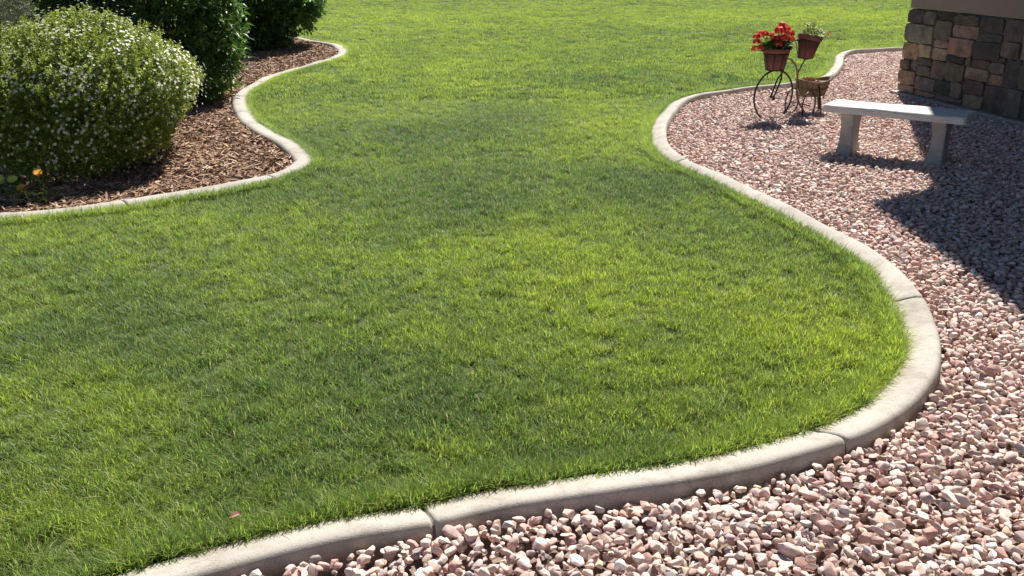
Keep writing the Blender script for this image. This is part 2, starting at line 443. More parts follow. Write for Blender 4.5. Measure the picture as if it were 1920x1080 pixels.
# ------------------------------------------------------------------ instancing helper (stuff only)
def variants(name, objs):
    c = bpy.data.collections.new(name)
    for o in objs: c.objects.link(o)
    return c
def scatter(name, P, rot, scl, idx, tint, coll, parent=None, **k):
    me = bpy.data.meshes.new(name); me.vertices.add(len(P)); me.vertices.foreach_set('co', np.asarray(P, np.float32).ravel())
    a = me.attributes.new('rot', 'FLOAT_VECTOR', 'POINT'); a.data.foreach_set('vector', np.asarray(rot, np.float32).ravel())
    a = me.attributes.new('scl', 'FLOAT_VECTOR', 'POINT'); a.data.foreach_set('vector', np.asarray(scl, np.float32).ravel())
    a = me.attributes.new('pick', 'INT', 'POINT'); a.data.foreach_set('value', np.asarray(idx, np.int32))
    a = me.attributes.new('tint', 'FLOAT', 'POINT'); a.data.foreach_set('value', np.asarray(tint, np.float32))
    o = bpy.data.objects.new(name, me); col.objects.link(o)
    if parent: o.parent = parent
    ng = bpy.data.node_groups.new(name, 'GeometryNodeTree')
    ng.interface.new_socket('Geometry', in_out='INPUT', socket_type='NodeSocketGeometry')
    ng.interface.new_socket('Geometry', in_out='OUTPUT', socket_type='NodeSocketGeometry')
    gi = ng.nodes.new('NodeGroupInput'); go = ng.nodes.new('NodeGroupOutput')
    iop = ng.nodes.new('GeometryNodeInstanceOnPoints'); ci = ng.nodes.new('GeometryNodeCollectionInfo')
    ci.inputs['Collection'].default_value = coll; ci.inputs['Separate Children'].default_value = True; ci.inputs['Reset Children'].default_value = True
    def at(nm, ty):
        n = ng.nodes.new('GeometryNodeInputNamedAttribute'); n.data_type = ty; n.inputs['Name'].default_value = nm; return n
    L = ng.links.new
    L(gi.outputs[0], iop.inputs['Points']); L(ci.outputs[0], iop.inputs['Instance']); iop.inputs['Pick Instance'].default_value = True
    L(at('pick', 'INT').outputs[0], iop.inputs['Instance Index'])
    er = ng.nodes.new('FunctionNodeEulerToRotation'); L(at('rot', 'FLOAT_VECTOR').outputs[0], er.inputs[0]); L(er.outputs[0], iop.inputs['Rotation'])
    L(at('scl', 'FLOAT_VECTOR').outputs[0], iop.inputs['Scale']); L(iop.outputs[0], go.inputs[0])
    md = o.modifiers.new('scatter', 'NODES'); md.node_group = ng
    return tag(o, **k)

# ------------------------------------------------------------------ gravel stones
def rock_mesh(i):
    r = random.Random(100 + i); bm = bmesh.new(); bmesh.ops.create_icosphere(bm, subdivisions=3, radius=1)
    bm.free(); bm = bmesh.new()
    for _ in range(r.randint(12, 19)):
        n = Vector((r.gauss(0, 1), r.gauss(0, 1), r.gauss(0, 1))).normalized(); bm.verts.new(n * r.uniform(.88, 1.08))
    h = bmesh.ops.convex_hull(bm, input=list(bm.verts)); bmesh.ops.delete(bm, geom=list({g for g in h['geom_unused'] + h['geom_interior'] if isinstance(g, bmesh.types.BMVert)}), context='VERTS')
    bmesh.ops.dissolve_limit(bm, angle_limit=R(16), verts=list(bm.verts), edges=list(bm.edges))
    bmesh.ops.bevel(bm, geom=list(bm.edges), offset=r.uniform(.10, .19), segments=2, affect='EDGES', profile=.55, clamp_overlap=True)
    sx, sy, sz = r.uniform(1.0, 1.4), r.uniform(.72, .98), r.uniform(.55, .8)
    for v in bm.verts: v.co = Vector((v.co.x * sx, v.co.y * sy, v.co.z * sz)) * .0178
    bmesh.ops.triangulate(bm, faces=bm.faces)
    for f in bm.faces: f.smooth = True
    o = bm_obj('stone', bm, M_stone, link=False); o.data.set_sharp_from_angle(angle=R(28)); return o
rocks = [rock_mesh(i) for i in range(24)]

def dart(Q, rad, cell):
    """greedy poisson filter"""
    grid = {}; keep = []
    for i in range(len(Q)):
        x, y = Q[i]; r = rad[i]; gx, gy = int(x // cell), int(y // cell); ok = True
        for a in (-1, 0, 1):
            for b in (-1, 0, 1):
                for j in grid.get((gx + a, gy + b), ()):
                    dx = Q[j][0] - x; dy = Q[j][1] - y; s = (rad[j] + r)
                    if dx * dx + dy * dy < s * s: ok = False; break
                if not ok: break
            if not ok: break
        if ok: keep.append(i); grid.setdefault((gx, gy), []).append(i)
    return np.array(keep)

def house_clear(Q):
    # outside the house footprint and its concrete ledge
    c = np.array([4.39, 10.62]); nrm = np.array([.9781, .2079]); d = np.array([.2079, -.9781])
    v = (Q - c) @ nrm; u = (Q - c) @ d
    return ~((v > -.13) & (u > -.13))
GY = 19.0
gp, gs, gl = [], [], []
for layer, (n, sp, z) in enumerate([(360000, .0132, .003), (360000, .0138, .015), (220000, .0170, .026)]):
    Q = np.c_[rng.uniform(-1.3, 9, n), rng.uniform(1.2, GY, n)]
    Q = Q[in_view(Q, .9)]; Q = Q[in_poly(Q, gravel_poly)]
    if layer and True:
        far = Q[:, 1] > 12.5; Q = Q[~far | (layer < 2)]
    dl = dist_line(Q, LR[::3]); Q = Q[dl > .083 + .013]; Q = Q[house_clear(Q)]
    s = np.clip(np.exp(rng.normal(-.04, .27, len(Q))), .5, 1.7)
    rad = sp * s * np.where(Q[:, 1] > 9, 1.0, 1.0)
    k = dart(Q, rad, .062); Q = Q[k]; s = s[k]
    h = z + .010 * smooth_noise(Q, .25, 5) + rng.uniform(-.004, .005, len(Q)) + .02 * (smooth_noise(Q, 1.2, 6) - .5) + .014 * np.clip(3.6 - Q[:, 1], 0, 1) + .020 * np.clip(2.75 - Q[:, 1], 0, .6)
    gp.append(np.c_[Q, h]); gs.append(s); gl.append(np.full(len(Q), layer))
gp = np.vstack(gp); gs = np.concatenate(gs); gl = np.concatenate(gl); n = len(gp)
rot = np.c_[rng.normal(0, .27, n), rng.normal(0, .27, n), rng.uniform(0, 6.28, n)]
scl = gs[:, None] * rng.uniform(.88, 1.12, (n, 3)); pick = rng.integers(0, len(rocks), n)
# the 300 that show largest: nearest in frame, upper layers
d0 = gp[:, 0] ** 2 + gp[:, 1] ** 2 - 1e-3 * gs
inframe = (gp[:, 1] > 2.12) & (np.abs(gp[:, 0]) < .50 * gp[:, 1] + .3) & (gl >= 1)
order = np.argsort(np.where(inframe, d0, 1e9))[:300]; big = np.zeros(n, bool); big[order] = True
scatter('loose_stones', gp[~big], rot[~big], scl[~big], pick[~big], np.zeros((~big).sum()), variants('rock_kinds', rocks), parent=gravel, kind='stuff')
for i in order:
    o = bpy.data.objects.new('stone', rocks[pick[i]].data); o.location = gp[i]; o.rotation_euler = rot[i]; o.scale = scl[i]
    o.parent = gravel; col.objects.link(o)

# ------------------------------------------------------------------ mulch chips
def chip_mesh(i):
    r = random.Random(300 + i); L = r.uniform(.022, .055); w = r.uniform(.004, .010); t = r.uniform(.0015, .003); V, F = [], []
    b = r.uniform(-.25, .25); k = 4
    for j in range(k):
        q = j / (k - 1) * 2 - 1; ww = w * (1 - .6 * abs(q) ** 3) * r.uniform(.8, 1.1); z = b * L * .5 * q * q; y = r.uniform(-.15, .15) * w
        V += [(q * L, y - ww, z - t), (q * L, y + ww, z - t), (q * L, y + ww, z + t), (q * L, y - ww, z + t)]
    for j in range(k - 1):
        for e in range(4): F.append((j * 4 + e, j * 4 + (e + 1) % 4, j * 4 + 4 + (e + 1) % 4, j * 4 + 4 + e))
    F += [(3, 2, 1, 0), (k * 4 - 4, k * 4 - 3, k * 4 - 2, k * 4 - 1)]
    return mesh_obj('chip', V, F, M_chip, link=False)
chips = [chip_mesh(i) for i in range(12)]
Q = np.c_[rng.uniform(-10, -.8, 260000), rng.uniform(4.5, 18, 260000)]
Q = Q[in_view(Q, 1.0)]; Q = Q[in_poly(Q, bed_poly)]; Q = Q[dist_line(Q, LL[::3]) > .095]
Q = Q[rng.random(len(Q)) < np.clip(1.5 - Q[:, 1] * .07, .3, 1)]
n = len(Q)
scatter('bark_chips', np.c_[Q, .018 + rng.uniform(0, .028, n) + .03 * (smooth_noise(Q, .5, 9))],
        np.c_[rng.normal(0, .4, n), rng.normal(0, .28, n), rng.uniform(0, 6.28, n)], np.repeat(rng.uniform(.7, 1.3, n)[:, None], 3, 1),
        rng.integers(0, len(chips), n), np.zeros(n), variants('chip_kinds', chips), parent=mulch, kind='stuff')

# ------------------------------------------------------------------ grass
def tuft_mesh(i, nb, spread, hmin, hmax, wid, seg=3):
    r = random.Random(500 + i); V, F, T, K = [], [], [], []
    for _ in range(nb):
        a = r.uniform(0, 6.283); rr = spread * math.sqrt(r.random()); bx, by = rr * math.cos(a), rr * math.sin(a)
        h = r.uniform(hmin, hmax); lean = r.uniform(.1, 1.35) * h; da = r.uniform(0, 6.283)
        lx, ly = math.cos(da), math.sin(da); wa = da + r.uniform(.9, 2.2); wx, wy = math.cos(wa), math.sin(wa); w = wid * r.uniform(.7, 1.25)
        dry = r.uniform(.7, 1) if r.random() < .06 else (r.uniform(.15, .5) if r.random() < .2 else 0.0); b = len(V)
        for s in range(seg):
            q = s / seg; off = lean * q ** 1.8; ww = w * (1 - .45 * q); z = h * (q - .12 * q * q * lean / h)
            V += [(bx + lx * off - wx * ww / 2, by + ly * off - wy * ww / 2, z), (bx + lx * off + wx * ww / 2, by + ly * off + wy * ww / 2, z)]
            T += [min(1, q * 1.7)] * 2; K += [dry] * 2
        V.append((bx + lx * lean, by + ly * lean, h * (1 - .12 * lean / h))); T.append(1); K.append(dry)
        for s in range(seg - 1): F += [(b + 2 * s, b + 2 * s + 1, b + 2 * s + 3), (b + 2 * s, b + 2 * s + 3, b + 2 * s + 2)]
        F.append((b + 2 * seg - 2, b + 2 * seg - 1, b + 2 * seg))
    return fast_mesh('grass_tuft', V, F, M_grass, attr={'tone': T, 'kind_of_blade': K}, link=False)
r_w = [.0019, .0024, .0028, .0022, .0036]
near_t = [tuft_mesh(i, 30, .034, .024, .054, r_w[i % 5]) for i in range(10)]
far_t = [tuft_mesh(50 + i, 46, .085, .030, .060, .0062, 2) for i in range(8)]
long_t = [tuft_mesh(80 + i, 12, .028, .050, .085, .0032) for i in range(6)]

def grass_tint(Q):
    dk = dist_line(Q, LR[::6])
    t = .45 + .30 * (smooth_noise(Q, .9, 21) - .5) + .26 * (smooth_noise(Q, .33, 22) - .5) + .05 * np.sin(dk * 2 * np.pi / 1.1) * np.exp(-dk / 4) + .24 * (smooth_noise(Q, .12, 23) - .5)
    t += .10 * (smooth_noise(Q, 2.3, 24) - .5)
    # patches seen in this lawn: x, y (px of the survey), half sizes, amount
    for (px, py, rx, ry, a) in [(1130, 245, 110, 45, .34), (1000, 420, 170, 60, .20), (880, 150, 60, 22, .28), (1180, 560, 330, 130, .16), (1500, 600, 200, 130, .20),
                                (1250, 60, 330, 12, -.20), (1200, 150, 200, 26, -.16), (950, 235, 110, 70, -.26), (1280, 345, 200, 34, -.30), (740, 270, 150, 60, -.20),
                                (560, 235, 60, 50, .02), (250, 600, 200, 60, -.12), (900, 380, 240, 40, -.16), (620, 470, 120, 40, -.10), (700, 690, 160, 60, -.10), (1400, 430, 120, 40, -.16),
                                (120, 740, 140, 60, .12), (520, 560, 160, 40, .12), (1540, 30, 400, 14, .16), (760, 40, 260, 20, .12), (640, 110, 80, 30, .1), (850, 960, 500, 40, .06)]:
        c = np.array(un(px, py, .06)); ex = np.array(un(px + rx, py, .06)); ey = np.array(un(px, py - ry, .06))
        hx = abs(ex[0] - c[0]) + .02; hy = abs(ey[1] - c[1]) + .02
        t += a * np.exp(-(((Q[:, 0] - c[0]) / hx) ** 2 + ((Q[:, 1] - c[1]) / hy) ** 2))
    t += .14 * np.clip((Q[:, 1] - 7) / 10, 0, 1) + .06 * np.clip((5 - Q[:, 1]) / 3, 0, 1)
    return np.clip(t, 0, 1)

def lawn_ok(Q, m=.0):
    ok = ~(in_poly(Q, gravel_poly) | in_poly(Q, bed_poly))
    ok &= np.minimum(dist_line(Q, LR[::2]), dist_line(Q, LL[::2])) > .085 + m
    return ok
def grass_pts(y0, y1, dens, m=.6):
    xm = .56 * y1 + m; n = int(2 * xm * (y1 - y0) * dens); Q = np.c_[rng.uniform(-xm, xm, n), rng.uniform(y0, y1, n)]
    Q = Q[in_view(Q, m)]; return Q[lawn_ok(Q, -.004)]
GN_ = []
for (a, b, den, kind) in [(1.5, 4, 1150, 0), (4, 7, 950, 0), (7, 10, 640, 0), (10, 16, 150, 1), (16, 26, 80, 1), (26, 36, 40, 1)]:
    GN_.append((grass_pts(a, b, den), kind))
tc = variants('tuft_kinds', near_t + far_t + long_t)
PQ, IDX, SC = [], [], []
for Q, kind in GN_:
    m_ = len(Q); hs = .70 + .25 * smooth_noise(Q, .22, 31) + .30 * smooth_noise(Q, .055, 32) ; s = rng.uniform(.85, 1.15, m_)
    PQ.append(Q); IDX.append(rng.integers(0, 10, m_) if kind == 0 else rng.integers(10, 18, m_))
    SC.append(np.c_[s, s, s * hs])
# slightly longer, unmown fringe beside the kerbs
for L in (LR, LL):
    T_ = np.gradient(L, axis=0); T_ /= np.linalg.norm(T_, axis=1)[:, None]; Nn = np.c_[-T_[:, 1], T_[:, 0]]
    i = rng.integers(0, len(L), 7500); Q = L[i] + Nn[i] * (rng.uniform(.072, .125, len(i)) + .022 * (smooth_noise(L[i], .18, 61) - .3))[:, None] + rng.normal(0, .012, (len(i), 2))
    Q = Q[in_view(Q, .5)]; Q = Q[lawn_ok(Q, -.016)]; m_ = len(Q)
    PQ.append(Q); IDX.append(rng.integers(18, 24, m_)); s = rng.uniform(.7, 1.05, m_); SC.append(np.c_[s, s, s])
Q = np.vstack(PQ); n = len(Q); idx = np.concatenate(IDX); sc = np.vstack(SC)
tint = grass_tint(Q) + rng.normal(0, .13, n)
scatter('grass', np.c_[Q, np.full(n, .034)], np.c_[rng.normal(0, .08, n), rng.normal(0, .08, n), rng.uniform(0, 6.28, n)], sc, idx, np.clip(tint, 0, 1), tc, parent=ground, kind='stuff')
print('grass tufts', n, 'stones', len(gp))

# ------------------------------------------------------------------ house
HC = Vector((4.39, 10.62, 0)); HA = math.atan2(-.9781, .2079)
house = empty('house', HC, HA, label='corner of a house with tan stucco above a band of mixed brown stone veneer', cat='house')
Hinv = (Matrix.Translation(HC) @ Matrix.Rotation(HA, 4, 'Z')).inverted()
def box(name, x0, x1, y0, y1, z0, z1, mat, parent, bev=0):
    bm = bmesh.new(); bmesh.ops.create_cube(bm, size=1)
    for v in bm.verts: v.co = Vector((x0 + (v.co.x + .5) * (x1 - x0), y0 + (v.co.y + .5) * (y1 - y0), z0 + (v.co.z + .5) * (z1 - z0)))
    if bev: bmesh.ops.bevel(bm, geom=list(bm.edges), offset=bev, segments=2, affect='EDGES', profile=.6)
    return bm_obj(name, bm, mat, parent)
box('mortar_backing', -.012, 14, -.012, 9, .0, .945, M_mortar, house)
box('stucco_wall', -.028, 14.03, -.028, 9.03, .952, 5.44, M_stucco, house, .012)
box('foundation', -.09, 14.0, -.10, 9, -.05, .055, M_found, house, .012)
ST = [(-.03, .25, .80, .94, 'dp'), (.25, .47, .80, .94, 'g'), (.47, .77, .865, .94, 'k'), (.77, 1.15, .845, .94, 'o'), (1.15, 1.49, .80, .94, 'dp'), (1.49, 1.76, .74, .94, 'b'),
      (.47, .75, .665, .865, 'og'), (.75, 1.15, .715, .845, 'tb'), (-.035, .47, .60, .80, 'lg'), (1.15, 1.49, .715, .80, 'dg'), (.47, .73, .585, .665, 'lt'), (.73, 1.12, .535, .715, 'ot'),
      (-.05, .22, .41, .60, 'or'), (.22, .47, .46, .60, 't'), (.47, .73, .46, .585, 't'), (1.12, 1.51, .54, .715, 'c'), (1.51, 1.76, .59, .74, 'pg'), (.73, 1.03, .465, .535, 'k'), (1.03, 1.12, .45, .535, 'tb'),
      (1.12, 1.40, .455, .54, 'rb'), (1.40, 1.60, .43, .54, 'gm'), (1.51, 1.60, .54, .59, 'b'), (1.60, 1.81, .33, .59, 'dg'), (-.045, .14, .30, .41, 'b'), (.14, .26, .30, .41, 'gb'),
      (.26, .50, .375, .46, 'dp'), (.26, .50, .27, .375, 'gb'), (.50, .73, .26, .46, 'o2'), (.73, 1.04, .28, .465, 'dg2'), (1.04, 1.40, .335, .455, 'tb'), (1.40, 1.60, .325, .43, 'tb'),
      (-.05, .26, .15, .30, 'bo'), (.27, .62, .12, .27, 'gb'), (.62, .87, .12, .27, 'k2'), (.87, 1.05, .12, .28, 'gb'), (1.06, 1.37, .19, .335, 'db'), (1.37, 1.67, .06, .325, 'db'), (1.06, 1.37, .06, .19, 'lg'),
      (1.67, 1.90, .06, .33, 'g'), (-.03, .27, .06, .15, 'tb'), (.27, .62, .06, .12, 'tb'), (.62, 1.06, .06, .12, 'gb'), (1.76, 2.05, .59, .94, 'tb'), (1.81, 2.05, .33, .59, 'b'), (1.90, 2.05, .06, .33, 'dg')]
CO = dict(dp=(.13, .10, .105), g=(.22, .20, .18), k=(.07, .062, .06), o=(.17, .14, .10), b=(.20, .155, .12), og=(.20, .185, .15), tb=(.34, .25, .17), lg=(.33, .285, .245), dg=(.13, .13, .125), lt=(.30, .26, .20),
          ot=(.42, .30, .18), t=(.46, .34, .22), c=(.10, .10, .10), pg=(.22, .195, .18), rb=(.20, .145, .115), gm=(.30, .28, .26), gb=(.25, .21, .18), o2=(.22, .18, .13), dg2=(.16, .16, .15),
          bo=(.34, .23, .14), k2=(.08, .085, .08), db=(.17, .13, .11))
for q_ in CO: CO[q_] = tuple(.60 * c_ + .05 * (CO[q_][0] - c_) for c_ in CO[q_]) if q_ not in ('t', 'ot', 'lt', 'tb', 'bo') else tuple(.78 * c_ for c_ in CO[q_])
CO['or'] = (.33, .21, .10); CO['ot'] = (.27, .19, .125)
for q_ in CO:
    l_ = sum(CO[q_]) / 3; CO[q_] = tuple((.55 * c_ + .45 * l_ * k_) * .95 for c_, k_ in zip(CO[q_], (1.04, 1.0, .84)))
def wall_stone(u0, u1, w0, w1, colr, face='side', k=0):
    r = random.Random(int(u0 * 1000) * 31 + int(w0 * 1000) * 7 + (5 if face == 'end' else 0)); g = .0035; nx, nz = 5, 4
    x0, x1, z0, z1 = u0 + g, u1 - g, w0 + g, w1 - g; pro = r.uniform(.032, .062); V, F = [], []
    jit = [[(r.uniform(-.007, .007), r.uniform(-.006, .006)) for _ in range(nz)] for _ in range(nx)]
    for layer in (0, 1):
        for i in range(nx):
            for j in range(nz):
                a = i / (nx - 1); b = j / (nz - 1); e = (i in (0, nx - 1)) or (j in (0, nz - 1)); cn = (i in (0, nx - 1)) and (j in (0, nz - 1))
                x = x0 + (x1 - x0) * a + jit[i][j][0] * (1 if not cn else .5); z = z0 + (z1 - z0) * b + jit[i][j][1] * (1 if not cn else .5)
                if cn: x += (.006 if i == 0 else -.006); z += (.005 if j == 0 else -.005)
                if layer == 0: y = .03
                else:
                    y = -(pro * (.90 if e else 1.0) * (.92 if cn else 1)) + r.uniform(-.007, .007)
                    if e: x = x * .975 + (x0 + x1) / 2 * .025; z = z * .975 + (z0 + z1) / 2 * .025
                V.append((x, y, z))
    I = lambda l, i, j: l * nx * nz + i * nz + j
    for i in range(nx - 1):
        for j in range(nz - 1): F.append((I(1, i, j), I(1, i + 1, j), I(1, i + 1, j + 1), I(1, i, j + 1)))
    for i in range(nx - 1):
        F.append((I(0, i, 0), I(0, i + 1, 0), I(1, i + 1, 0), I(1, i, 0))); F.append((I(1, i, nz - 1), I(1, i + 1, nz - 1), I(0, i + 1, nz - 1), I(0, i, nz - 1)))
    for j in range(nz - 1):
        F.append((I(0, 0, j + 1), I(0, 0, j), I(1, 0, j), I(1, 0, j + 1))); F.append((I(0, nx - 1, j), I(0, nx - 1, j + 1), I(1, nx - 1, j + 1), I(1, nx - 1, j)))
    if face == 'end': V = [(y, x, z) for (x, y, z) in V]; F = [f[::-1] for f in F]
    o = mesh_obj('stone', V, F, M_wstone, house); o.color = (*[c * r.uniform(.88, 1.12) for c in colr], 1); return o
for (a, b, c, d, k) in ST: wall_stone(a, b, c, d, CO[k])
keys = list(CO)
def courses(u_from, u_to, face):
    r = random.Random(77 if face == 'side' else 78); z = .06
    while z < .90:
        h = r.choice([.10, .13, .16, .20]); h = min(h, .94 - z)
        if .94 - z - h < .07: h = .94 - z
        u = u_from
        while u < u_to:
            w = r.uniform(.16, .42)
            if h > .15 and w < .3 and r.random() < .4:
                wall_stone(u, u + w, z, z + h / 2, CO[r.choice(keys)], face); wall_stone(u, u + w, z + h / 2, z + h, CO[r.choice(keys)], face)
            else: wall_stone(u, u + w, z, z + h, CO[r.choice(keys)], face)
            u += w
        z += h
courses(2.05, 6.2, 'side'); courses(-.02, 2.4, 'end')
# roof: overhanging eave whose corner throws the pointed shadow across the gravel
LSH = 4.59; HE = LSH * math.tan(SUN_EL); ox, oy = math.sin(SUN_AZ) * LSH, math.cos(SUN_AZ) * LSH
A = Vector((2.35 + ox, 5.90 + oy, HE)); B = Vector((2.30 + ox, -3.0, HE)); Cc = Vector((HC.x + .02, HC.y + .02, HE)); D = Cc + Vector((.9781, .2079, 0)) * 8.8
E_ = Vector((D.x + .207 * 13, D.y - .978 * 13, HE))
def roofpoly():
    P = [A, B, Vector((E_.x, -3.0, HE)), D, Cc]; V, F = [], []
    for p in P: V.append(Hinv @ p)
    for p in P: V.append(Hinv @ (p + Vector((0, 0, .18))))
    n = 5; F.append(tuple(range(n))); 
    for i in range(n): F.append((i, (i + 1) % n, n + (i + 1) % n, n + i))
    r1 = Hinv @ Vector((7.6, 6.5, HE + 1.9)); r2 = Hinv @ Vector((8.6, 1, HE + 1.9)); V += [r1, r2]
    mesh_obj('eave', V[:10], F + [tuple(range(5, 10))[::-1]], M_fascia, house)
    V2 = [Hinv @ (p + Vector((0, 0, .182))) for p in P] + [r1, r2]
    mesh_obj('roof', V2, [(0, 5, 6, 1), (1, 6, 2), (2, 6, 5, 3), (3, 5, 4), (4, 5, 0), (0, 1, 2, 3, 4)], M_shingle, house)
roofpoly()

# ------------------------------------------------------------------ bench
b_dir = Vector((.82, -.57, 0)).normalized()
fl = Vector((2.45, 7.42, 0)); ang = math.atan2(b_dir.y, b_dir.x)
bn = empty('garden_bench', (0, 0, 0), label='small white concrete bench standing on the gravel, half in the house shade', cat='bench')
bw = .37; blen = 1.06; nrm_b = Vector((-b_dir.y, b_dir.x, 0))
bc = fl + b_dir * blen / 2 + nrm_b * bw / 2
bn.location = (bc.x, bc.y, 0); bn.rotation_euler = (0, 0, ang)
def slab():
    bm = bmesh.new(); bmesh.ops.create_cube(bm, size=1)
    for v in bm.verts: v.co = Vector((v.co.x * blen, v.co.y * bw, .388 + v.co.z * .055))
    # clipped corners
    ve = [e for e in bm.edges if abs(e.verts[0].co.z - e.verts[1].co.z) > .01]
    bmesh.ops.bevel(bm, geom=ve, offset=.035, segments=3, affect='EDGES', profile=.5)
    top = [e for e in bm.edges if all(v.co.z > .40 for v in e.verts) and len(e.link_faces) == 2 and any(abs(f.normal.z) < .5 for f in e.link_faces)]
    bmesh.ops.bevel(bm, geom=top, offset=.016, segments=2, affect='EDGES', profile=.5)
    bmesh.ops.triangulate(bm, faces=bm.faces); 
    for _ in range(3):
        long = [e for e in bm.edges if e.calc_length() > .03]
        if len(bm.faces) > 9000: break
        bmesh.ops.subdivide_edges(bm, edges=long, cuts=1, use_grid_fill=False); bmesh.ops.triangulate(bm, faces=[f for f in bm.faces if len(f.verts) > 3])
    r = random.Random(5)
    for v in bm.verts:
        if v.co.z > .372: v.co += Vector((r.uniform(-1, 1), r.uniform(-1, 1), r.uniform(-1, 1))) * .0030
    return bm_obj('seat', bm, M_bench, bn)
slab()
def bleg(x):
    # side profile seen along the bench: wide foot, waist, wide head; extruded along the bench
    prof = [(-.165, -.02), (-.165, .025), (-.135, .05), (-.105, .10), (-.095, .17), (-.10, .25), (-.125, .32), (-.15, .3595), (.15, .3595), (.125, .32), (.10, .25), (.095, .17), (.105, .10), (.135, .05), (.165, .025), (.165, -.02)]
    V, F = [], []; n = len(prof)
    for (y, z) in prof:
        hw = .052 + .022 * max(0, (.08 - z) / .1) ** 1.2 if z < .08 else .052 - .004 * math.sin((z - .08) * 11)
        V.append((x - hw, y, z))
    for (y, z) in prof:
        hw = .052 + .022 * max(0, (.08 - z) / .1) ** 1.2 if z < .08 else .052 - .004 * math.sin((z - .08) * 11)
        V.append((x + hw, y, z))
    half = n // 2
    for i in range(half - 1):
        a, b, c, d = i, i + 1, n - 2 - i, n - 1 - i
        F.append((d, c, b, a)); F.append((n + a, n + b, n + c, n + d))
    for i in range(n): F.append((i, (i + 1) % n, n + (i + 1) % n, n + i))
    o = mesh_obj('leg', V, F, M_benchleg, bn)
    bm = bmesh.new(); bm.from_mesh(o.data); bmesh.ops.recalc_face_normals(bm, faces=bm.faces)
    ed = [e for e in bm.edges if len(e.link_faces) == 2 and e.calc_face_angle(0) > 1.0]; bmesh.ops.bevel(bm, geom=ed, offset=.006, segments=2, affect='EDGES')
    bm.to_mesh(o.data); bm.free()
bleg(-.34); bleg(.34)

# ------------------------------------------------------------------ leaf helpers
def leaf_cloud(P, D, L, Wd, tone, fold=.25, roll=None, droop=.25):
    """leaves: base points P, unit directions D, lengths L, widths Wd -> V,F,tone ; 6 verts 4 tris"""
    n = len(P); up = rng.normal(0, .6, (n, 3)); up[:, 2] += 1.0
    S = np.cross(D, up); S /= np.linalg.norm(S, axis=1)[:, None] + 1e-9
    N = np.cross(S, D); L = L[:, None]; Wd = Wd[:, None]
    m1 = P + D * L * .45; tip = P + D * L - N * L * droop
    V = np.stack([P, m1 + S * Wd / 2 + N * Wd * fold, m1 - S * Wd / 2 + N * Wd * fold, tip, m1 - N * L * droop * .12], 1).reshape(-1, 3)
    b = (np.arange(n) * 5)[:, None]
    F = np.concatenate([b + [0, 1, 4], b + [4, 1, 3], b + [0, 4, 2], b + [4, 3, 2]], 0)
    return V, F, np.repeat(tone, 5)

def shell_points(n, c, rad, lum_seed, lo=.55, hi=1.0, zmin=.03, power=.6, lump=.16, box=2.0):
    out = []; got = 0
    r = np.random.default_rng(lum_seed); cent = r.normal(0, 1, (26, 3)); cent /= np.linalg.norm(cent, axis=1)[:, None]; amp = r.uniform(-1, 1, 26)
    D = r.normal(0, 1, (n * 2, 3)); D /= np.linalg.norm(D, axis=1)[:, None]
    g = np.exp(-((1 - D @ cent.T) / .06)) @ amp
    rr = (lo + (hi - lo) * r.random(len(D)) ** power) * (1 + lump * g) * (np.abs(D) ** box).sum(1) ** (-1 / box)
    P = np.array(c) + D * rr[:, None] * np.array(rad); k = P[:, 2] > zmin
    return P[k][:n], D[k][:n], rr[k][:n]

def stems(name, c, rad, n, mat, parent, seed, r0=.014):
    V, F = [], []; r = random.Random(seed)
    for _ in range(n):
        a = r.uniform(0, 6.28); e = r.uniform(.25, 1.35); L = r.uniform(.6, .86)
        tip = Vector((c[0] + math.cos(a) * math.cos(e) * rad[0] * L, c[1] + math.sin(a) * math.cos(e) * rad[1] * L, c[2] + math.sin(e) * rad[2] * L))
        b = Vector((c[0] + r.uniform(-.12, .12), c[1] + r.uniform(-.12, .12), 0)); mid = b.lerp(tip, .5) + Vector((0, 0, .12 * rad[2]))
        tube_geo([b, b.lerp(mid, .5) + Vector((r.uniform(-.03, .03), 0, .03)), mid, mid.lerp(tip, .55), tip], [r0, r0 * .8, r0 * .6, r0 * .4, r0 * .2], 5, False, V, F)
    return mesh_obj(name, V, F, mat, parent, smooth=True)

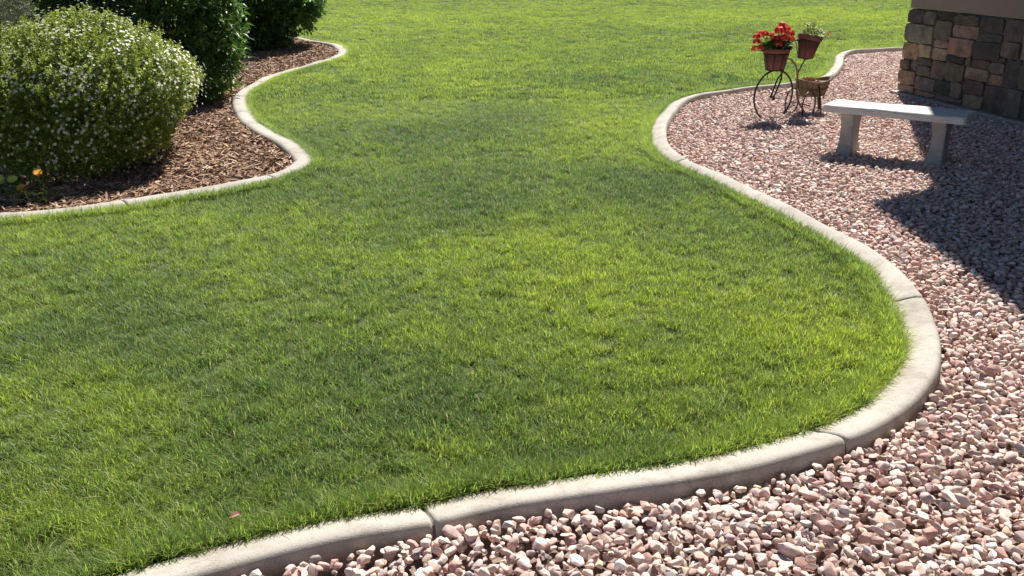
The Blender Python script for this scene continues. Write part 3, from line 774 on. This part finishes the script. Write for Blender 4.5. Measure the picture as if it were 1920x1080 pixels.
# ---- flowering shrub (front of mulch bed)
sx, sy = -3.20, 7.0
sh = empty('flowering_shrub', (sx, sy, 0), label='rounded yellow green shrub dotted with small white flowers in the mulch bed', cat='shrub')
c, rad = (0, 0, .54), (.745, .86, .505)
P, D, rr = shell_points(13500, c, rad, 41, .50, 1.04, .07, .45, .27, 2.1)
sh_dir = rng.normal(0, 1, (190, 3)); sh_dir[:, 2] = np.abs(sh_dir[:, 2]); sh_dir /= np.linalg.norm(sh_dir, axis=1)[:, None]
sh_P = np.vstack([np.array(c) + sh_dir * np.array(rad) * k * (np.abs(sh_dir) ** 2.1).sum(1)[:, None] ** (-1 / 2.1) + np.array([0, 0, (k - .95) * .35]) for k in (.95, .99, 1.03, 1.07)])
P = np.vstack([P, sh_P]); D = np.vstack([D, np.tile(sh_dir, (4, 1))])
def sprig_leaves(P, D, nl, Ls, Ws, upb, sl):
    n = len(P); A = D + np.array([0, 0, upb]) + rng.normal(0, .35, (n, 3)); A /= np.linalg.norm(A, axis=1)[:, None]
    PP, DD, TT = [], [], []; base_t = rng.random(n)
    for k in range(nl):
        q = k / nl; s = rng.normal(0, 1, (n, 3)); s -= (s * A).sum(1)[:, None] * A; s /= np.linalg.norm(s, axis=1)[:, None]
        d = A * (.55 + .5 * q) + s; d /= np.linalg.norm(d, axis=1)[:, None]
        PP.append(P + A * (sl * (q - .3))); DD.append(d); TT.append(np.clip(base_t * .6 + q * .4 + rng.normal(0, .08, n), 0, 1))
    PP = np.vstack(PP); m = len(PP)
    return leaf_cloud(PP, np.vstack(DD), rng.uniform(*Ls, m), rng.uniform(*Ws, m), np.concatenate(TT))
V, F, T = sprig_leaves(P, D, 12, (.015, .029), (.009, .014), .7, .055)
fast_mesh('foliage', V, F, M_leafA, sh, attr={'tone': T}).__setitem__('kind', 'stuff')
stems('stem', c, rad, 30, M_bark, sh, 3, .007)
def flowers(name, P, N, r, petals, mat, parent, cup=.25, tone=None):
    n = len(P); N = N / np.linalg.norm(N, axis=1)[:, None]; a = rng.normal(0, 1, (n, 3)); a -= (a * N).sum(1)[:, None] * N; a /= np.linalg.norm(a, axis=1)[:, None]; b = np.cross(N, a)
    V, F = [], []; rr_ = (r * rng.uniform(.75, 1.2, n))[:, None]; Vs = [P]
    for k in range(petals):
        for (da, q, z) in ((-.42, .75, .2), (0, 1.0, .32), (.42, .75, .2)):
            w = 2 * math.pi * k / petals + da * 2 * math.pi / petals
            Vs.append(P + (a * math.cos(w) + b * math.sin(w)) * rr_ * q + N * rr_ * z * cup * 3)
    m = 1 + 3 * petals; V = np.stack(Vs, 1).reshape(-1, 3); base = (np.arange(n) * m)[:, None]
    F = np.concatenate([base + [0, 1 + 3 * k, 2 + 3 * k] for k in range(petals)] + [base + [0, 2 + 3 * k, 3 + 3 * k] for k in range(petals)], 0)
    t = rng.random(n) if tone is None else tone
    return fast_mesh(name, V, F, mat, parent, attr={'tone': np.repeat(t, m)})
Pc, Dc, _ = shell_points(760, c, (rad[0] * 1.02, rad[1] * 1.02, rad[2] * 1.02), 41, .95, 1.06, .08, .6, .27, 2.1)
rep = rng.integers(1, 8, len(Pc)); rep = np.where(Pc[:, 2] > .6, rep + 2, np.maximum(1, rep - 2))
Pf = np.repeat(Pc, rep, 0) + rng.normal(0, .022, (rep.sum(), 3)) * 1.5; Df = np.repeat(Dc, rep, 0)
o = flowers('blossoms', Pf, Df + np.array([0, -.15, .5]), .0105, 5, M_petalw, sh); o['kind'] = 'stuff'

# ---- big leafy shrubs
def leafy_shrub(name, loc, c, rad, n, seed, mat, Ls, Ws, label, nl=9, sl=.16, up=.55, lump=.30, group=None):
    e = empty(name, loc, label=label, cat='shrub', group=group)
    P, D, rr = shell_points(n, c, rad, seed, .45, 1.04, .10, .5, lump, 2.3)
    V, F, T = sprig_leaves(P, D, nl, Ls, Ws, up, sl)
    o = fast_mesh('foliage', V, F, mat, e, attr={'tone': T}); o['kind'] = 'stuff'
    stems('stem', c, rad, 30, M_bark, e, seed, .016); return e
leafy_shrub('leafy_shrub', (-3.72, 9.98, 0), (0, 0, 1.0), (.86, .80, 1.25), 3600, 51, M_leafB, (.065, .11), (.022, .036), 'large dark green shrub with narrow pointed leaves right behind the flowering shrub')
leafy_shrub('leafy_shrub', (-6.15, 11.6, 0), (0, 0, 1.3), (1.35, 1.1, 1.5), 3600, 52, M_leafC, (.055, .09), (.022, .036), 'dark leafy shrub at the back left, behind the pale feathery shrub')
leafy_shrub('lilac_shrub', (-4.19, 15.7, 0), (0, 0, 1.05), (1.12, 1.12, 1.35), 3400, 53, M_leafC, (.07, .11), (.032, .048), 'dark broad-leaved shrub farthest back in the mulch bed beside the kerb tip')
leafy_shrub('feathery_shrub', (-5.55, 9.6, 0), (0, 0, .9), (.75, .7, 1.05), 3200, 54, M_needle, (.03, .06), (.003, .005), 'pale grey green feathery shrub in the top left corner', nl=22, sl=.12)

# ---- marigolds in the shade bottom left
def annual(x, y, heads, mat, label, cat='flower', h=.16):
    e = empty('annual_flower', (x, y, .02), label=label, cat=cat)
    for (dx, dy, hz, r) in heads:
        tube('stem', [[(dx * .3, dy * .3, 0), (dx * .7, dy * .7, hz * .5), (dx, dy, hz)]], .003, M_leafA, e, 5)
        P = np.array([[dx, dy, hz + k * .003] for k in range(4)]); N = np.tile([0.1, -.5, .85], (4, 1)) + rng.normal(0, .08, (4, 3))
        flowers('bloom', P, N, r, 8, mat, e, .1, tone=np.array([.0, .4, .7, 1.0]))
    n = 46; P = np.c_[rng.normal(0, .05, (n, 2)), rng.uniform(.01, h * .7, n)]; Dd = rng.normal(0, 1, (n, 3)); Dd[:, 2] = abs(Dd[:, 2]); Dd /= np.linalg.norm(Dd, axis=1)[:, None]
    V, F, T = leaf_cloud(P, Dd, rng.uniform(.03, .06, n), rng.uniform(.008, .015, n), rng.random(n)); o = fast_mesh('foliage', V, F, M_leafA, e, attr={'tone': T}); o['kind'] = 'stuff'
def bedpt(px, py): return un(px, py, .14)
x, y = un(71, 325, .24); annual(x, y, [(0, 0, .22, .026)], M_petalo, 'single orange marigold bloom in shade under the flowering shrub, farthest right')
x, y = bedpt(38, 347); annual(x, y, [(0, 0, .10, .026)], M_petalo, 'low orange red marigold bloom beside the yellow flowers', h=.12)
x, y = bedpt(14, 341); annual(x, y, [(-.05, 0, .13, .032), (.03, .01, .13, .034)], M_petaly, 'clump of pale yellow blooms at the left edge of the mulch bed')

# ------------------------------------------------------------------ bicycle planter
bk = empty('bicycle_planter', (2.545, 9.17, 0), R(22), label='dark wrought iron bicycle shaped plant stand with three pot holders on the gravel', cat='plant stand')
# local +x = from the front wheel towards the rear
def arc(cx, cz, r, a0, a1, y=0, n=28, ax=(1, 0)):
    return [(cx + r * math.cos(a0 + (a1 - a0) * k / n) * ax[0], y + r * math.cos(a0 + (a1 - a0) * k / n) * ax[1], cz + r * math.sin(a0 + (a1 - a0) * k / n)) for k in range(n + 1)]
wr = .243
# front wheel is steered a little
sa = R(6); axw = (math.cos(sa), math.sin(sa))
tube('front_wheel', [arc(0, wr - .02, wr, R(-64), R(244), 0, 40, axw)], .0092, M_iron, bk)
tube('fork', [[(.075, .0, .545), (.075, .0, .43), (.055, .03, .38), (.0, .032, .225), (-.015, .032, .20)],
              [(.075, .0, .43), (.05, -.03, .38), (-.01, -.034, .235), (-.03, -.034, .205)]], .008, M_iron, bk)
tube('axle', [[(-.02, -.045, .205), (-.005, 0, .20), (0, .045, .20)], [(.0, .05, .20), (.03, .05, .215)], [(-.02, -.05, .20), (-.05, -.05, .19)]], .0085, M_iron, bk)
tube('handlebar', [[(.02, -.13, .76), (.05, -.07, .785), (.10, -.02, .75), (.12, .0, .71), (.14, .02, .75), (.12, .09, .785), (.09, .14, .76)], [(.118, 0, .71), (.095, 0, .60), (.078, 0, .535)]], .0075, M_iron, bk)
tube('frame_bar', [[(.085, 0, .575), (.16, 0, .565), (.23, 0, .50), (.262, 0, .42), (.268, 0, .33), (.275, 0, .22), (.32, 0, .12), (.40, 0, .03)]], .0095, M_rust, bk)
tube('seat_post', [[(.262, 0, .42), (.30, 0, .50), (.335, 0, .555)], [(.335, .0, .555), (.335, .05, .56)], [(.335, .0, .555), (.335, -.05, .56)]], .006, M_iron, bk)
def ring_holder(name, cx, cy, z, r, drop, rb, ribs=8):
    e_paths = [[(cx + r * math.cos(k * 2 * math.pi / 28), cy + r * math.sin(k * 2 * math.pi / 28), z) for k in range(28)], [(cx + rb * math.cos(k * 2 * math.pi / 28), cy + rb * math.sin(k * 2 * math.pi / 28), z - drop) for k in range(28)]]
    V, F = [], []
    for p in e_paths: tube_geo(p, .0055, 6, True, V, F)
    for k in range(ribs):
        w = k * 2 * math.pi / ribs; tube_geo([(cx + r * math.cos(w), cy + r * math.sin(w), z), (cx + rb * math.cos(w), cy + rb * math.sin(w), z - drop)], .0035, 5, False, V, F)
    for w in (0, math.pi / 2): tube_geo([(cx + rb * math.cos(w), cy + rb * math.sin(w), z - drop), (cx - rb * math.cos(w), cy - rb * math.sin(w), z - drop)], .004, 5, False, V, F)
    return mesh_obj(name, V, F, M_iron, bk, smooth=True)
p1 = (.035, -.02); p2 = (.335, 0)
ring_holder('pot_holder', -.045, -.04, .625, .118, .15, .085)
tube('bracket', [[(.07, 0, .56), (.06, -.01, .60), (.05, -.02, .62)], [(-.045, -.04, .475), (-.10, -.02, .44), (-.11, -.02, .40)], [(-.045, -.04, .475), (.03, 0, .455), (.075, 0, .46)]], .005, M_iron, bk)
ring_holder('pot_holder', .335, 0, .735, .108, .165, .072)
tube('bracket', [[(.12, 0, .70), (.18, 0, .74), (.23, 0, .735)], [(.45, .0, .735), (.49, .0, .72)]], .005, M_iron, bk)
# rear: small wheel, tricycle feet and the boat shaped basket
tube('rear_wheel', [arc(.33, .125, .135, R(-58), R(238), -.13, 28, (math.cos(R(25)), math.sin(R(25))))], .0075, M_iron, bk)
tube('rear_wheel', [arc(.33, .125, .135, R(-58), R(238), .13, 28, (math.cos(R(25)), math.sin(R(25))))], .0075, M_iron, bk)
tube('rear_axle', [[(.33, -.13, .125), (.33, .13, .125)]], .006, M_iron, bk)
tube('scroll', [arc(.20, .10, .05, R(0), R(300), 0, 16), arc(.26, .08, .035, R(180), R(-90), .02, 14)], .004, M_iron, bk, 5)
for (fx, fy) in ((.50, -.11), (.56, .0), (.62, .06)): tube('foot', [[(fx - .05, fy, .30), (fx - .02, fy, .18), (fx, fy, .06), (fx + .01, fy, -.01)]], .007, M_iron, bk, 6)
def basket():
    V, F = [], []; n = 32
    def rim(s, z, lift): return [(.46 + .20 * s * math.cos(k * 2 * math.pi / n), .105 * s * math.sin(k * 2 * math.pi / n), z + lift * abs(math.cos(k * 2 * math.pi / n)) ** 2) for k in range(n)]
    for s, z, l in ((1, .335, .035), (.9, .26, .02), (.72, .20, 0)): tube_geo(rim(s, z, l), .005, 6, True, V, F)
    a, b = rim(1, .335, .035), rim(.72, .20, 0)
    for k in range(0, n, 2): tube_geo([a[k], Vector(a[k]).lerp(Vector(b[k]), .5) + Vector((0, 0, -.005)), b[k], (b[k][0], b[k][1], b[k][2] - .035)], .003, 5, False, V, F)
    o = mesh_obj('basket', V, F, M_rust, bk, smooth=True)
    R1, R2, R3 = rim(.97, .34, .035), rim(.70, .205, 0), rim(.86, .315, .02)
    V = R1 + R2 + R3; F = [(k, (k + 1) % n, n + (k + 1) % n, n + k) for k in range(n)] + [tuple(range(n, 2 * n))[::-1]] + [(2 * n + k, 2 * n + (k + 1) % n, (k + 1) % n, k) for k in range(n)] + [tuple(range(2 * n, 3 * n))]
    mesh_obj('liner', V, F, M_coco, o, smooth=False)
basket()
BM = Matrix.Translation((2.545, 9.17, 0)) @ Matrix.Rotation(R(22), 4, 'Z')
def pot(name, lx, ly, z, h, r1, r0, tilt, label, cat='flower pot'):
    p = BM @ Vector((lx, ly, z)); e = empty(name, p, label=label, cat=cat); e.rotation_euler = tilt
    V, F = lathe_geo([(.0, 0), (r0, 0), (r0 * 1.0, .004), (r1 * .90, h * .80), (r1 * .90, h * .80), (r1 * .98, h * .80), (r1, h * .82), (r1 * 1.02, h * .99), (r1 * 1.0, h), (r1 * .92, h), (r1 * .90, h * .88)], 28)
    o = mesh_obj('pot', V, F, M_terra, e, smooth=True)
    V, F = lathe_geo([(0.0, h * .89), (r1 * .5, h * .90), (r1 * .905, h * .88)], 20); mesh_obj('soil', V, F, M_soil, e)
    return e
g = pot('geranium_pot', -.045, -.04, .478, .20, .126, .085, (0, 0, 0), 'terracotta pot of bright red geraniums in the front holder of the iron bicycle', 'flower pot')
# foliage of the geranium
def bush(e, cz, rads, n, mat, Ls, Ws, cx=0, cy=0):
    D = rng.normal(0, 1, (n, 3)); D[:, 2] = abs(D[:, 2]) * .9; D /= np.linalg.norm(D, axis=1)[:, None]; P = np.array([cx, cy, cz]) + D * np.array(rads) * rng.uniform(.4, 1, (n, 1)); D2 = D + rng.normal(0, .5, (n, 3)); D2 /= np.linalg.norm(D2, axis=1)[:, None]
    V, F, T = leaf_cloud(P, D2, rng.uniform(*Ls, n), rng.uniform(*Ws, n), rng.random(n), .15); o = fast_mesh('foliage', V, F, mat, e, attr={'tone': T}); o['kind'] = 'stuff'; return o
bush(g, .19, (.15, .12, .11), 330, M_gerleaf, (.03, .05), (.028, .045), -.02)
heads = [(-.155, -.03, .32, .050), (-.205, -.04, .25, .045), (-.215, -.04, .19, .042), (-.17, -.06, .20, .04), (-.20, .0, .30, .04), (.03, .0, .40, .045), (-.12, 0, .33, .03), (.00, -.04, .36, .055), (.065, -.02, .375, .05), (.11, -.01, .325, .055), (.04, -.07, .29, .05), (-.045, -.07, .285, .045), (-.01, -.09, .235, .045), (.13, 0, .275, .04), (.02, .05, .34, .045), (.08, .05, .33, .045), (-.06, .02, .31, .035)]
for (x, y, z, r) in heads:
    k = 34; N = rng.normal(0, 1, (k, 3)); N[:, 2] = abs(N[:, 2]); N /= np.linalg.norm(N, axis=1)[:, None]; P = np.array([x, y, z]) + N * r * .8
    flowers('flower_head', P, N, .017, 5, M_petalr, g, .15)
    tube('stem', [[(x * .3, y * .3, .18), (x * .7, y * .7, z * .7 + .04), (x, y, z)]], .0025, M_gerleaf, g, 5)
g2 = pot('leafy_pot', .33, 0, .57, .215, .118, .075, (R(0), R(9), 0), 'terracotta pot of small green and cream leaves tilted in the upper rear holder')
bush(g2, .20, (.11, .10, .13), 420, M_petalp, (.02, .04), (.012, .022))
flowers('flower_head', np.array([[.16, 0, .25], [.175, 0, .26], [.17, .01, .235]]), np.array([[.4, -.4, .7]] * 3), .018, 5, M_petalr, g2, .15)
tube('stem', [[(.08, 0, .19), (.13, 0, .22), (.17, 0, .25)]], .002, M_gerleaf, g2, 5)
g3 = empty('basket_plants', BM @ Vector((.46, 0, .325)), R(22), label='low reddish plants growing in the fibre lined rear basket of the iron bicycle', cat='plant')
bush(g3, .0, (.13, .07, .05), 260, M_succ, (.015, .03), (.010, .018), -.04)

# ------------------------------------------------------------------ fallen leaf on the lawn
x, y = un(441, 968, .09)
V, F = [], []
for i in range(6):
    q = i / 5; w = .016 * math.sin(math.pi * min(1, q * 1.02)) ** .7 + .0006
    V += [(-.03 + .06 * q, -w, .006 * math.sin(q * 3) + .004), (-.03 + .06 * q, 0, .006 * math.sin(q * 3)), (-.03 + .06 * q, w, .006 * math.sin(q * 3) + .006)]
for i in range(5):
    for k in range(2): F.append((i * 3 + k, i * 3 + 3 + k, i * 3 + 4 + k, i * 3 + 1 + k))
dl = mesh_obj('fallen_leaf', V, F, M_dead); dl.location = (x, y, .092); dl.rotation_euler = (R(12), R(-8), R(25)); dl.scale = (.6, .55, .6)
tag(dl, 'small reddish brown dead leaf lying on the grass near the front kerb', 'leaf')
